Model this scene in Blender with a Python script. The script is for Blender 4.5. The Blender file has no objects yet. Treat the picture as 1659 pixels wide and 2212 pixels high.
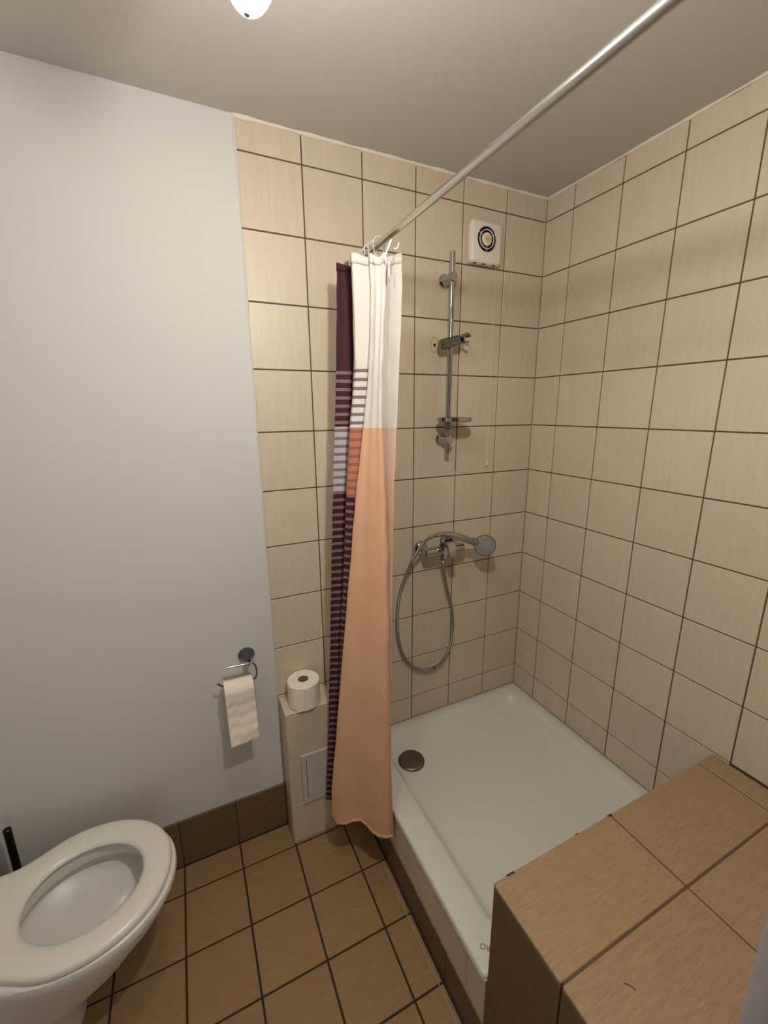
import bpy, bmesh, math, random
from mathutils import Vector, Matrix

random.seed(7)
S = bpy.context.scene
COL = S.collection

# ------------------------------------------------------------------ camera
cam_d = bpy.data.cameras.new('camera')
cam = bpy.data.objects.new('camera', cam_d)
COL.objects.link(cam)
CAM = Vector((-1.4543, -1.4956, 1.7049))
right = Vector((0.90355717, -0.42839412, -0.00793211))
down = Vector((-0.10719062, -0.20808198, -0.97222017))
fwd = Vector((0.41484287, 0.87930676, -0.23393379))
m = Matrix.Identity(4)
for i in range(3):
    m[i][0] = right[i]; m[i][1] = -down[i]; m[i][2] = -fwd[i]; m[i][3] = CAM[i]
cam.matrix_world = m
cam_d.sensor_fit = 'HORIZONTAL'
cam_d.sensor_width = 36.0
cam_d.lens = 915.57 / 1659.0 * 36.0
cam_d.clip_start = 0.01
cam_d.dof.use_dof = True
cam_d.dof.focus_distance = 2.0
cam_d.dof.aperture_fstop = 7.0
S.camera = cam

# ------------------------------------------------------------------ world, lights, exposure
w = bpy.data.worlds.new('world'); S.world = w
w.use_nodes = True
w.node_tree.nodes['Background'].inputs[0].default_value = (1.0, 0.94, 0.86, 1)
w.node_tree.nodes['Background'].inputs[1].default_value = 0.15      # the room is closed
S.view_settings.view_transform = 'Standard'
S.view_settings.look = 'None'
S.view_settings.gamma = 1.0
S.view_settings.use_curve_mapping = False
S.view_settings.exposure = 0.0
LAMP_STRENGTH = 880.0        # emission of the ceiling lamp's bulb
# weak fill light added behind the camera to lift the shadows, no real lamp
fill_d = bpy.data.lights.new('fill_light', 'AREA'); fill_d.shape = 'RECTANGLE'; fill_d.size = 0.8; fill_d.size_y = 1.7
fill_d.energy = 4.5; fill_d.color = (1.0, 0.94, 0.88)
fill = bpy.data.objects.new('fill_light', fill_d); COL.objects.link(fill)
fill.location = (-1.35, -2.27, 1.15); fill.rotation_euler = (math.radians(90), 0, 0)
LAMP_COLOR = (1.0, 0.95, 0.885)

# ------------------------------------------------------------------ helpers
def lin(r, g, b):
    def f(c):
        c /= 255.0
        return c / 12.92 if c <= 0.04045 else ((c + 0.055) / 1.055) ** 2.4
    return (f(r), f(g), f(b), 1.0)

def new_mat(name):
    mt = bpy.data.materials.new(name); mt.use_nodes = True
    nt = mt.node_tree
    return mt, nt, nt.nodes['Principled BSDF']

def N(nt, kind, **kw):
    n = nt.nodes.new(kind)
    for k, v in kw.items(): setattr(n, k, v)
    return n

def mixrgb(nt, fac, a, b, blend='MIX'):
    n = nt.nodes.new('ShaderNodeMix'); n.data_type = 'RGBA'; n.blend_type = blend
    for sock, v in ((n.inputs[0], fac), (n.inputs[6], a), (n.inputs[7], b)):
        if isinstance(v, bpy.types.NodeSocket): nt.links.new(v, sock)
        else: sock.default_value = v
    return n.outputs[2]

def math_n(nt, op, a, b=None):
    n = nt.nodes.new('ShaderNodeMath'); n.operation = op
    for sock, v in ((n.inputs[0], a), (n.inputs[1], b)):
        if v is None: continue
        if isinstance(v, bpy.types.NodeSocket): nt.links.new(v, sock)
        else: sock.default_value = v
    return n.outputs[0]

def plain(name, rgb, rough=0.5, metal=0.0, noise=0.0, nscale=40.0, bump=0.0, bscale=80.0, spec=0.5, coat=0.0):
    mt, nt, p = new_mat(name)
    c = lin(*rgb)
    p.inputs['Base Color'].default_value = c
    p.inputs['Roughness'].default_value = rough
    p.inputs['Metallic'].default_value = metal
    p.inputs['Specular IOR Level'].default_value = spec
    p.inputs['Coat Weight'].default_value = coat
    if noise or bump:
        g = N(nt, 'ShaderNodeNewGeometry')
    if noise:
        t = N(nt, 'ShaderNodeTexNoise'); t.inputs['Scale'].default_value = nscale; t.inputs['Detail'].default_value = 4
        nt.links.new(g.outputs['Position'], t.inputs['Vector'])
        d = tuple(x * (1 - noise) for x in c[:3]) + (1,)
        nt.links.new(mixrgb(nt, t.outputs['Fac'], d, c), p.inputs['Base Color'])
    if bump:
        t = N(nt, 'ShaderNodeTexNoise'); t.inputs['Scale'].default_value = bscale; t.inputs['Detail'].default_value = 5
        nt.links.new(g.outputs['Position'], t.inputs['Vector'])
        b = N(nt, 'ShaderNodeBump'); b.inputs['Strength'].default_value = bump; b.inputs['Distance'].default_value = 0.002
        nt.links.new(t.outputs['Fac'], b.inputs['Height']); nt.links.new(b.outputs[0], p.inputs['Normal'])
    return mt

def tile_mat(name, dark, light, scale, rough, per_tile=0.06, bump=0.15, stain=None, spec=0.5):
    """ceramic: stretched noise grain in world space, shifted and tinted tile by tile"""
    mt, nt, p = new_mat(name)
    g = N(nt, 'ShaderNodeNewGeometry'); oi = N(nt, 'ShaderNodeObjectInfo')
    off = N(nt, 'ShaderNodeVectorMath', operation='SCALE'); off.inputs[0].default_value = (37.1, 17.3, 53.7)
    nt.links.new(oi.outputs['Random'], off.inputs['Scale'])
    add = N(nt, 'ShaderNodeVectorMath', operation='ADD')
    nt.links.new(g.outputs['Position'], add.inputs[0]); nt.links.new(off.outputs[0], add.inputs[1])
    mp = N(nt, 'ShaderNodeMapping'); mp.inputs['Scale'].default_value = scale
    nt.links.new(add.outputs[0], mp.inputs['Vector'])
    t = N(nt, 'ShaderNodeTexNoise'); t.inputs['Scale'].default_value = 1.0; t.inputs['Detail'].default_value = 6
    t.inputs['Roughness'].default_value = 0.6; t.inputs['Distortion'].default_value = 0.4
    nt.links.new(mp.outputs[0], t.inputs['Vector'])
    r = N(nt, 'ShaderNodeMapRange'); r.inputs[1].default_value = 0.3; r.inputs[2].default_value = 0.7
    nt.links.new(t.outputs['Fac'], r.inputs[0])
    c = mixrgb(nt, r.outputs[0], lin(*dark), lin(*light))
    # broad cloudiness
    t2 = N(nt, 'ShaderNodeTexNoise'); t2.inputs['Scale'].default_value = 9.0; t2.inputs['Detail'].default_value = 3
    nt.links.new(add.outputs[0], t2.inputs['Vector'])
    c = mixrgb(nt, math_n(nt, 'MULTIPLY', t2.outputs['Fac'], 0.3), c, lin(*dark))
    v = math_n(nt, 'ADD', math_n(nt, 'MULTIPLY', oi.outputs['Random'], per_tile), 1.0 - per_tile)
    hs = N(nt, 'ShaderNodeHueSaturation')
    nt.links.new(c, hs.inputs['Color']); nt.links.new(v, hs.inputs['Value'])
    nt.links.new(hs.outputs[0], p.inputs['Base Color'])
    p.inputs['Roughness'].default_value = rough
    p.inputs['Specular IOR Level'].default_value = spec
    b = N(nt, 'ShaderNodeBump'); b.inputs['Strength'].default_value = bump; b.inputs['Distance'].default_value = 0.001
    nt.links.new(t.outputs['Fac'], b.inputs['Height']); nt.links.new(b.outputs[0], p.inputs['Normal'])
    return mt

M = {}
M['beige_tile'] = tile_mat('beige_tile', (202, 186, 163), (212, 196, 174), (90, 90, 8), 0.42, 0.05, 0.03)
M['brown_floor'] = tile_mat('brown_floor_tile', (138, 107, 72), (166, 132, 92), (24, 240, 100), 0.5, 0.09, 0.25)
M['brown_shaded'] = tile_mat('brown_tile_shaded', (98, 75, 53), (118, 94, 69), (60, 10, 150), 0.5, 0.08, 0.25)  # darker copy of the brown tile, shade on upright faces put into its colour
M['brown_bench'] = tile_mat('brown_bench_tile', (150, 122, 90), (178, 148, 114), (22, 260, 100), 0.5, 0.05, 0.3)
M['grout'] = plain('wall_grout', (98, 80, 66), 0.9, noise=0.25)
M['grout_dark'] = plain('floor_grout', (58, 46, 34), 0.95, noise=0.3)
M['grout_bench'] = plain('bench_grout', (100, 82, 60), 0.95, noise=0.2)
M['grout_light'] = plain('corner_sealant', (152, 138, 120), 0.8, noise=0.15)
M['white_paint'] = plain('white_wall_paint', (206, 203, 200), 0.85, noise=0.03, nscale=3, bump=0.12, bscale=140)
M['wall_behind'] = plain('dark_wall_paint', (92, 84, 80), 0.8)
M['ceiling_paint'] = plain('ceiling_paint', (196, 190, 184), 0.9, noise=0.04, nscale=3, bump=0.25, bscale=220)
M['bead'] = plain('ceiling_bead_paint', (226, 214, 200), 0.8, bump=0.4, bscale=90)
M['acrylic'] = plain('tray_acrylic', (218, 214, 206), 0.28, noise=0.04, nscale=6)
M['ceramic'] = plain('toilet_ceramic', (222, 219, 214), 0.34)
M['seat'] = plain('toilet_seat_plastic', (222, 216, 209), 0.28)
M['chrome'] = plain('chrome', (180, 178, 178), 0.09, 1.0)
M['chrome_dark_reflect'] = plain('chrome_dark_reflection', (104, 106, 114), 0.1, 1.0)  # chrome with dark reflections put into its base colour
M['chrome_dull'] = plain('worn_chrome', (150, 146, 140), 0.25, 1.0, noise=0.2)
M['steel_hose'] = None
M['drain'] = plain('drain_metal', (138, 128, 116), 0.42, 1.0, noise=0.3)
M['rod'] = plain('rod_metal', (206, 204, 201), 0.2, 1.0)
M['fan'] = plain('fan_plastic', (226, 214, 204), 0.4)
M['fan_yellow'] = plain('fan_badge_yellowed', (214, 182, 128), 0.5)
M['black'] = plain('dark_void', (10, 8, 7), 0.9)
M['paper'] = plain('toilet_paper', (240, 228, 212), 0.95, bump=0.9, bscale=120)
M['paper_top'] = plain('toilet_paper_edge', (244, 232, 212), 0.95, noise=0.05, nscale=200)
M['card'] = plain('grey_cardboard', (128, 120, 112), 0.9)
M['hatch'] = plain('access_panel_plastic', (200, 192, 184), 0.5, noise=0.05)
M['gap'] = plain('panel_gap', (48, 36, 28), 0.9)
M['door'] = plain('door_paint', (122, 116, 120), 0.5, noise=0.05)
M['brush'] = plain('brush_handle_metal', (60, 54, 46), 0.25, 1.0)
M['spray'] = plain('spray_face_plastic', (168, 170, 168), 0.35, 0.3)
M['nozzle'] = plain('nozzle_rubber', (58, 60, 58), 0.6)
M['cord'] = plain('pull_cord', (222, 206, 176), 0.8)
M['stain'] = plain('rust_stain', (176, 150, 112), 0.6, noise=0.2)
M['hair'] = plain('hair', (48, 30, 18), 0.6)
M['letter'] = plain('print_olive', (120, 106, 62), 0.6)
M['ring'] = plain('clear_ring_plastic', (236, 230, 224), 0.15)
M['ring'].node_tree.nodes['Principled BSDF'].inputs['Transmission Weight'].default_value = 0.35
M['white_tie'] = plain('white_tie', (240, 236, 230), 0.5)

def hose_mat():
    mt, nt, p = new_mat('hose_metal')
    p.inputs['Metallic'].default_value = 1.0; p.inputs['Roughness'].default_value = 0.35
    p.inputs['Base Color'].default_value = lin(158, 154, 146)
    uv = N(nt, 'ShaderNodeUVMap'); sx = N(nt, 'ShaderNodeSeparateXYZ'); nt.links.new(uv.outputs[0], sx.inputs[0])
    s = math_n(nt, 'SINE', math_n(nt, 'MULTIPLY', sx.outputs[0], 2 * math.pi / 0.004))
    b = N(nt, 'ShaderNodeBump'); b.inputs['Strength'].default_value = 0.6; b.inputs['Distance'].default_value = 0.001
    nt.links.new(s, b.inputs['Height']); nt.links.new(b.outputs[0], p.inputs['Normal'])
    return mt
M['steel_hose'] = hose_mat()

def water_mat():
    mt, nt, p = new_mat('water')
    p.inputs['Base Color'].default_value = (0.85, 0.9, 0.9, 1); p.inputs['Roughness'].default_value = 0.02
    p.inputs['IOR'].default_value = 1.33; p.inputs['Transmission Weight'].default_value = 0.9
    return mt
M['water'] = water_mat()

def emit_mat(name, col, strength):
    mt = bpy.data.materials.new(name); mt.use_nodes = True; nt = mt.node_tree; nt.nodes.clear()
    e = N(nt, 'ShaderNodeEmission'); e.inputs[0].default_value = (*col, 1); e.inputs[1].default_value = strength
    o = N(nt, 'ShaderNodeOutputMaterial'); nt.links.new(e.outputs[0], o.inputs[0]); return mt
M['bulb'] = emit_mat('bulb_glow', LAMP_COLOR, LAMP_STRENGTH)
M['bulb_side'] = emit_mat('bulb_frosted_side', LAMP_COLOR, LAMP_STRENGTH * 0.30)
M['bulb_soft'] = emit_mat('bulb_glow_weaker', LAMP_COLOR, LAMP_STRENGTH * 0.28)
M['bulb_side_soft'] = emit_mat('bulb_frosted_side_weaker', LAMP_COLOR, LAMP_STRENGTH * 0.10)

def shade_mat():
    mt = bpy.data.materials.new('lamp_shade_glass'); mt.use_nodes = True; nt = mt.node_tree; nt.nodes.clear()
    tr = N(nt, 'ShaderNodeBsdfTransparent'); tr.inputs[0].default_value = (0.97, 0.98, 0.94, 1)
    pr = N(nt, 'ShaderNodeBsdfPrincipled'); pr.inputs['Base Color'].default_value = (0.30, 0.32, 0.27, 1)
    pr.inputs['Roughness'].default_value = 0.1
    mx = N(nt, 'ShaderNodeMixShader'); mx.inputs[0].default_value = 0.28
    lw = N(nt, 'ShaderNodeLayerWeight'); lw.inputs[0].default_value = 0.35
    nt.links.new(math_n(nt, 'ADD', math_n(nt, 'MULTIPLY', lw.outputs['Facing'], 0.30), 0.05), mx.inputs[0])
    o = N(nt, 'ShaderNodeOutputMaterial')
    nt.links.new(tr.outputs[0], mx.inputs[1]); nt.links.new(pr.outputs[0], mx.inputs[2]); nt.links.new(mx.outputs[0], o.inputs[0])
    return mt
M['shade'] = shade_mat()

def curtain_mat():
    """printed polyester: UV.x = cloth layer, UV.y = height in metres"""
    mt, nt, p = new_mat('curtain_fabric')
    uv = N(nt, 'ShaderNodeUVMap'); sx = N(nt, 'ShaderNodeSeparateXYZ'); nt.links.new(uv.outputs[0], sx.inputs[0])
    u, z = sx.outputs[0], sx.outputs[1]
    above = lambda h: math_n(nt, 'GREATER_THAN', z, h)
    dark, mauve = lin(70, 24, 34), lin(148, 116, 124)
    ph = math_n(nt, 'FRACT', math_n(nt, 'DIVIDE', math_n(nt, 'SUBTRACT', z, 1.8155), 0.0256))
    stripe = math_n(nt, 'LESS_THAN', ph, 0.38)
    # plain / peach half
    a = mixrgb(nt, above(1.653), lin(240, 192, 154), lin(236, 230, 224))
    # striped half, white / orange
    c = mixrgb(nt, above(1.437), dark, mixrgb(nt, above(1.653), lin(224, 132, 88), lin(236, 230, 224)))
    cm = mixrgb(nt, stripe, c, mauve)
    c = mixrgb(nt, above(1.829), cm, lin(238, 230, 222))
    # purple / grey column
    d = mixrgb(nt, above(1.437), dark, mixrgb(nt, above(1.653), lin(200, 196, 200), dark))
    dm = mixrgb(nt, stripe, d, mauve)
    d = mixrgb(nt, above(1.829), dm, dark)
    col = mixrgb(nt, math_n(nt, 'GREATER_THAN', u, 2.6), a, c)
    col = mixrgb(nt, math_n(nt, 'GREATER_THAN', u, 3.3), col, d)
    # the reverse side of the print, seen on the layer folded back behind the front panel
    rev = math_n(nt, 'MULTIPLY', math_n(nt, 'GREATER_THAN', u, 1.01), math_n(nt, 'LESS_THAN', u, 2.3))
    col = mixrgb(nt, math_n(nt, 'MULTIPLY', rev, 0.45), col, lin(206, 196, 184))
    # fine weave
    w_ = N(nt, 'ShaderNodeTexNoise'); w_.inputs['Scale'].default_value = 260
    g = N(nt, 'ShaderNodeNewGeometry')
    mp = N(nt, 'ShaderNodeMapping'); mp.inputs['Scale'].default_value = (1, 1, 4)
    nt.links.new(g.outputs['Position'], mp.inputs['Vector']); nt.links.new(mp.outputs[0], w_.inputs['Vector'])
    col = mixrgb(nt, math_n(nt, 'MULTIPLY', w_.outputs['Fac'], 0.3), col, (0.72, 0.68, 0.66, 1), 'MULTIPLY')
    nt.links.new(col, p.inputs['Base Color'])
    p.inputs['Roughness'].default_value = 0.75; p.inputs['Sheen Weight'].default_value = 0.0
    wv = N(nt, 'ShaderNodeTexNoise'); wv.inputs['Scale'].default_value = 14; wv.inputs['Detail'].default_value = 3
    nt.links.new(g.outputs['Position'], wv.inputs['Vector'])
    b = N(nt, 'ShaderNodeBump'); b.inputs['Strength'].default_value = 0.35; b.inputs['Distance'].default_value = 0.01
    nt.links.new(wv.outputs['Fac'], b.inputs['Height']); nt.links.new(b.outputs[0], p.inputs['Normal'])
    tl = N(nt, 'ShaderNodeBsdfTranslucent'); nt.links.new(col, tl.inputs['Color'])
    mx = N(nt, 'ShaderNodeMixShader'); mx.inputs[0].default_value = 0.22
    out = nt.nodes['Material Output']
    nt.links.new(p.outputs[0], mx.inputs[1]); nt.links.new(tl.outputs[0], mx.inputs[2]); nt.links.new(mx.outputs[0], out.inputs[0])
    return mt
M['curtain'] = curtain_mat()

def obj(name, bm, mt, parent=None, smooth=None):
    me = bpy.data.meshes.new(name); bm.normal_update(); bm.to_mesh(me); bm.free()
    if mt: me.materials.append(mt)
    if smooth is not None:
        for p in me.polygons: p.use_smooth = True
        me.set_sharp_from_angle(angle=math.radians(smooth))
    o = bpy.data.objects.new(name, me); COL.objects.link(o)
    if parent: o.parent = parent
    return o

def thing(name, label, cat, loc=(0, 0, 0), group=None):
    o = bpy.data.objects.new(name, None); COL.objects.link(o)
    o.empty_display_size = 0.05
    o.location = loc; o['label'] = label; o['category'] = cat
    if group: o['group'] = group
    return o

def rel(o, root):
    """parts are modelled in world coordinates; keep them there under a placed root"""
    o.data.transform(Matrix.Translation(-Vector(root.location)))
    return o

def struct(o, label=None):
    o['kind'] = 'structure'
    if label: o['label'] = label
    return o

def bm_box(lo, hi, bev=0.0, seg=2, bm=None):
    bm = bm or bmesh.new()
    r = bmesh.ops.create_cube(bm, size=1.0)
    lo, hi = Vector(lo), Vector(hi)
    for v in r['verts']:
        v.co = Vector(((v.co.x + .5) * (hi.x - lo.x) + lo.x, (v.co.y + .5) * (hi.y - lo.y) + lo.y, (v.co.z + .5) * (hi.z - lo.z) + lo.z))
    if bev:
        es = list({e for v in r['verts'] for e in v.link_edges})
        bmesh.ops.bevel(bm, geom=es, offset=bev, segments=seg, profile=0.5, affect='EDGES')
    return bm

def frame(axis):
    z = Vector(axis).normalized()
    x = z.orthogonal().normalized()
    return Matrix((x, z.cross(x), z)).transposed()

def bm_lathe(profile, origin, axis=(0, 0, 1), seg=32, bm=None, sx=1.0, sy=1.0, xdir=None):
    """profile: (radius, height) along axis; radius 0 closes the end"""
    bm = bm or bmesh.new()
    z = Vector(axis).normalized()
    x = (Vector(xdir) - z * Vector(xdir).dot(z)).normalized() if xdir else z.orthogonal().normalized()
    y = z.cross(x); O = Vector(origin)
    rings = []
    for r, h in profile:
        if r < 1e-6: rings.append([bm.verts.new(O + z * h)])
        else:
            rings.append([bm.verts.new(O + z * h + x * (r * sx * math.cos(2 * math.pi * k / seg)) + y * (r * sy * math.sin(2 * math.pi * k / seg))) for k in range(seg)])
    for a, b in zip(rings, rings[1:]):
        for k in range(seg):
            k2 = (k + 1) % seg
            if len(a) == 1 and len(b) == 1: continue
            if len(a) == 1: bm.faces.new((a[0], b[k2], b[k]))
            elif len(b) == 1: bm.faces.new((a[k], a[k2], b[0]))
            else: bm.faces.new((a[k], a[k2], b[k2], b[k]))
    bmesh.ops.recalc_face_normals(bm, faces=bm.faces)
    return bm

def cyl(p0, p1, r, seg=24, bev=0.0, bm=None, r2=None):
    p0, p1 = Vector(p0), Vector(p1); L = (p1 - p0).length; r2 = r if r2 is None else r2
    b = bev
    prof = [(0, 0), (r - b, 0)] + ([(r, b)] if b else []) + ([(r2, L - b)] if b else []) + [(r2 - b, L), (0, L)]
    if not b: prof = [(0, 0), (r, 0), (r2, L), (0, L)]
    return bm_lathe(prof, p0, p1 - p0, seg, bm)

def spline(pts, n=8, closed=False):
    P = [Vector(p) for p in pts]; out = []; L = len(P)
    rng = range(L if closed else L - 1)
    for i in rng:
        g = lambda k: P[k % L] if closed else P[max(0, min(L - 1, k))]
        p0, p1, p2, p3 = g(i - 1), g(i), g(i + 1), g(i + 2)
        for j in range(n):
            t = j / n
            out.append(0.5 * ((2 * p1) + (p2 - p0) * t + (2 * p0 - 5 * p1 + 4 * p2 - p3) * t * t + (3 * p1 - p0 - 3 * p2 + p3) * t ** 3))
    if not closed: out.append(P[-1])
    return out

def bm_tube(path, r, seg=10, bm=None, closed=False, caps=True):
    bm = bm or bmesh.new()
    uvl = bm.loops.layers.uv.get('UVMap') or bm.loops.layers.uv.new('UVMap')
    P = [Vector(p) for p in path]; n = len(P)
    rad = r if callable(r) else (lambda t: r)
    T = []
    for i in range(n):
        a = P[(i - 1) % n] if closed else P[max(0, i - 1)]
        b = P[(i + 1) % n] if closed else P[min(n - 1, i + 1)]
        T.append((b - a).normalized())
    x = T[0].orthogonal().normalized(); rings = []; dist = [0.0]
    for i in range(n):
        if i:
            x = (x - T[i] * x.dot(T[i])).normalized(); dist.append(dist[-1] + (P[i] - P[i - 1]).length)
        y = T[i].cross(x); rr = rad(i / max(1, n - 1))
        rings.append([bm.verts.new(P[i] + x * rr * math.cos(2 * math.pi * k / seg) + y * rr * math.sin(2 * math.pi * k / seg)) for k in range(seg)])
    for i in range(n if closed else n - 1):
        a, b = rings[i], rings[(i + 1) % n]
        for k in range(seg):
            f = bm.faces.new((a[k], a[(k + 1) % seg], b[(k + 1) % seg], b[k]))
            for lp, uu in zip(f.loops, (dist[i], dist[i], dist[(i + 1) % n], dist[(i + 1) % n])): lp[uvl].uv = (uu, 0)
    if caps and not closed:
        bm.faces.new(rings[0][::-1]); bm.faces.new(rings[-1])
    bmesh.ops.recalc_face_normals(bm, faces=bm.faces)
    return bm

def bm_loft(rings, bm=None, close_ends=(True, True)):
    bm = bm or bmesh.new()
    R = [[bm.verts.new(p) for p in r] for r in rings]
    for a, b in zip(R, R[1:]):
        n = len(a)
        for k in range(n): bm.faces.new((a[k], a[(k + 1) % n], b[(k + 1) % n], b[k]))
    if close_ends[0]: bm.faces.new(R[0][::-1])
    if close_ends[1]: bm.faces.new(R[-1])
    bmesh.ops.recalc_face_normals(bm, faces=bm.faces)
    return bm

_tiles = {}
def tile_obj(lo, hi, axis, parent, mt, proud=0.0, bev=0.0012, off=None):
    """one ceramic tile; lo/hi box in world coordinates, shared meshes for equal sizes"""
    lo, hi = Vector(lo), Vector(hi); c = (lo + hi) / 2; d = hi - lo
    key = tuple(round(v, 4) for v in d) + (mt.name,)
    if key not in _tiles:
        bm = bm_box(-d / 2, d / 2, bev, 1)
        me = bpy.data.meshes.new('tile'); bm.normal_update(); bm.to_mesh(me); bm.free(); me.materials.append(mt)
        _tiles[key] = me
    o = bpy.data.objects.new('tile', _tiles[key]); COL.objects.link(o); o.parent = parent
    o.location = c - Vector(parent.location)
    return o

# ------------------------------------------------------------------ setting
XL, YF, ZC = -2.22, -2.30, 2.536        # left wall, wall behind the camera, ceiling height
J = 0.0042                               # joint width on walls
PT, P0X, P0Y = 0.204, 0.206, 0.1375      # tile pitch, first joint on the back and on the right wall
XE = -1.22                               # where the tiled part of the back wall ends

def cuts(lo, hi, first, pitch):
    v = [lo]; k = math.ceil((lo - first) / pitch - 1e-6)
    while first + k * pitch < hi - 0.006:
        if first + k * pitch > lo + 0.006: v.append(first + k * pitch)
        k += 1
    return v + [hi]

# floor
fl = struct(obj('floor', bm_box((XL - .1, YF - .1, -0.10), (0.1, 0.1, -0.003)), M['grout_dark']))
xs = cuts(XL, -0.905, -1.617, PT); ys = cuts(YF, -0.012, -0.119, PT)
for a, b in zip(xs, xs[1:]):
    for c, d in zip(ys, ys[1:]):
        h = random.uniform(-0.0006, 0.0004)
        tile_obj((a + .003, c + .003, -.012 ), (b - .003, d - .003, 0.0), 'z', fl, M['brown_floor']).location.z += h

o = obj('pale_line', bm_box((-.9225, -1.30, -.0006), (-.9195, -.33, .0002)), M['stain'], fl)  # thin pale strip on the floor along the tray step
# ceiling
struct(obj('ceiling', bm_box((XL - .1, YF - .1, ZC), (0.1, 0.1, ZC + .1)), M['ceiling_paint']))

# tiled back wall of the shower, grout bed and tiles
wb = struct(obj('wall_shower', bm_box((XE, 0.0035, -0.1), (0.1, 0.12, ZC)), M['grout']))
xs = cuts(XE, 0.0, -(P0X + 5 * PT), PT); zs = cuts(0.20, ZC - 0.004, 0.41, PT)
for a, b in zip(xs, xs[1:]):
    for c, d in zip(zs, zs[1:]):
        tile_obj((a + J / 2, 0.0, c + J / 2), (b - J / 2, .008, d - J / 2), 'y', wb, M['beige_tile'])

# right wall
wr = struct(obj('wall_right', bm_box((0.0035, YF - .1, -0.1), (0.12, 0.0035, ZC)), M['grout']))
ys = cuts(YF, 0.0, -(P0Y + 11 * PT), PT)
for a, b in zip(ys, ys[1:]):
    for c, d in zip(zs, zs[1:]):
        if b < -0.93 and d < 0.62: continue         # buried in the bench
        if a < -1.9: continue
        tile_obj((0.0, a + J / 2, c + J / 2), (.008, b - J / 2, d - J / 2), 'x', wr, M['beige_tile'])

# white plaster part of the back wall, a few millimetres proud of the tiles
bmw = bm_box((XL - .1, -0.003, -0.1), (XE, 0.12, ZC), 0)
struct(obj('wall_back', bmw, M['white_paint']))
struct(obj('wall_left', bm_box((XL - .12, YF - .1, -0.1), (XL, 0.0, ZC)), M['white_paint']))
struct(obj('wall_front', bm_box((XL, YF - .12, -0.1), (0.0, YF, ZC)), M['wall_behind']))

# skirting of brown tiles
bb = struct(obj('baseboard_back', bm_box((XL, -0.009, 0.0), (XE + .006, -0.003, 0.203)), M['grout_dark']))
for a, b in zip(*(lambda v: (v, v[1:]))(cuts(XL, XE + .006, -1.617, PT))):
    tile_obj((a + .0012, -0.012, 0.002), (b - .0012, -0.006, 0.206), 'y', bb, M['brown_shaded'])
bl = struct(obj('baseboard_left', bm_box((XL, YF, 0.0), (XL + .005, -0.012, 0.203)), M['grout_dark']))
for a, b in zip(*(lambda v: (v, v[1:]))(cuts(YF, -.012, -0.119, PT))):
    tile_obj((XL + .001, a + .0012, 0.002), (XL + .009, b - .0012, 0.206), 'x', bl, M['brown_shaded'])

# painted bead under the ceiling, sealant in the tiled corner, white edge of the plaster
def bead(name, p0, p1, r, mt, wob=0.0, n=60):
    p0, p1 = Vector(p0), Vector(p1)
    pts = [p0.lerp(p1, k / n) for k in range(n + 1)]
    rad = lambda t: r * (1 + wob * math.sin(t * 57) * math.sin(t * 23 + 1))
    return struct(obj(name, bm_tube(pts, rad, 8), mt, None, 60))
bead('trim_1', (XE, -0.0, ZC - .002), (0, -0.0, ZC - .002), 0.007, M['bead'], 0.45)
bead('trim_2', (0.0, 0, ZC - .002), (0.0, -2.2, ZC - .002), 0.006, M['bead'], 0.45)
bead('trim_3', (0.0015, 0.0015, 0.29), (0.0015, 0.0015, ZC - .004), 0.0035, M['grout_light'], 0.3)
bead('trim_4', (XE, -0.002, 0.62), (XE, -0.002, ZC), 0.0035, M['white_paint'], 0.5, 90)

# open door leaf whose rounded edge stands just right of the camera
dr = struct(obj('door_1', bm_box((0, -0.02, 0.0), (0.62, 0.02, 2.02), 0.014, 5), M['door'], None, 40))
dr.location = (-1.236, -1.4425, 0.008); dr.rotation_euler = (0, 0, math.radians(-52))

# step that carries the shower tray: beige cladding above, brown strip below
st = struct(obj('trim_5', bm_box((-0.893, -0.905, 0.0), (-0.04, -0.004, 0.235)), M['grout_dark']))
ys = cuts(-0.905, -0.004, -0.504, 0.162)
for a, b in zip(ys, ys[1:]):
    tile_obj((-0.900, a + .0007, 0.124), (-0.892, b - .0007, 0.284), 'x', st, M['beige_tile'])
ys = cuts(-0.905, -0.004, -0.119, PT)
for a, b in zip(ys, ys[1:]):
    tile_obj((-0.902, a + .001, 0.001), (-0.892, b - .001, 0.122), 'x', st, M['brown_shaded'])

# ------------------------------------------------------------------ shower tray
tray = thing('shower_tray', 'white square acrylic shower tray set on a tiled step in the corner', 'shower tray', (-0.45, -0.45, 0.26))
def rrect(x0, x1, y0, y1, r, z, n=8, zf=None):
    pts = []
    for cx, cy, a0 in ((x1 - r, y1 - r, 0), (x0 + r, y1 - r, 90), (x0 + r, y0 + r, 180), (x1 - r, y0 + r, 270)):
        for k in range(n + 1):
            a = math.radians(a0 + 90 * k / n)
            pts.append(Vector((cx + r * math.cos(a), cy + r * math.sin(a), z)))
    return pts
X0, X1, Y0, Y1 = -0.903, -0.001, -0.903, -0.001
rings = [rrect(X0, X1, Y0, Y1, .012, .275), rrect(X0, X1, Y0, Y1, .012, .291), rrect(X0 + .003, X1 - .001, Y0 + .002, Y1 - .001, .012, .2965),
         rrect(X0 + .008, X1 - .003, Y0 + .006, Y1 - .003, .012, .298),
         rrect(-.818, -.058, -.842, -.052, .035, .298), rrect(-.811, -.064, -.836, -.058, .04, .2955), rrect(-.804, -.070, -.829, -.064, .045, .287),
         rrect(-.790, -.084, -.815, -.078, .05, .264), rrect(-.772, -.100, -.797, -.094, .05, .2565), rrect(-.70, -.20, -.70, -.20, .08, .2535)]
bm = bm_loft(rings, close_ends=(False, True))
rel(obj('basin', bm, M['acrylic'], tray, 50), tray)
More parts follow.
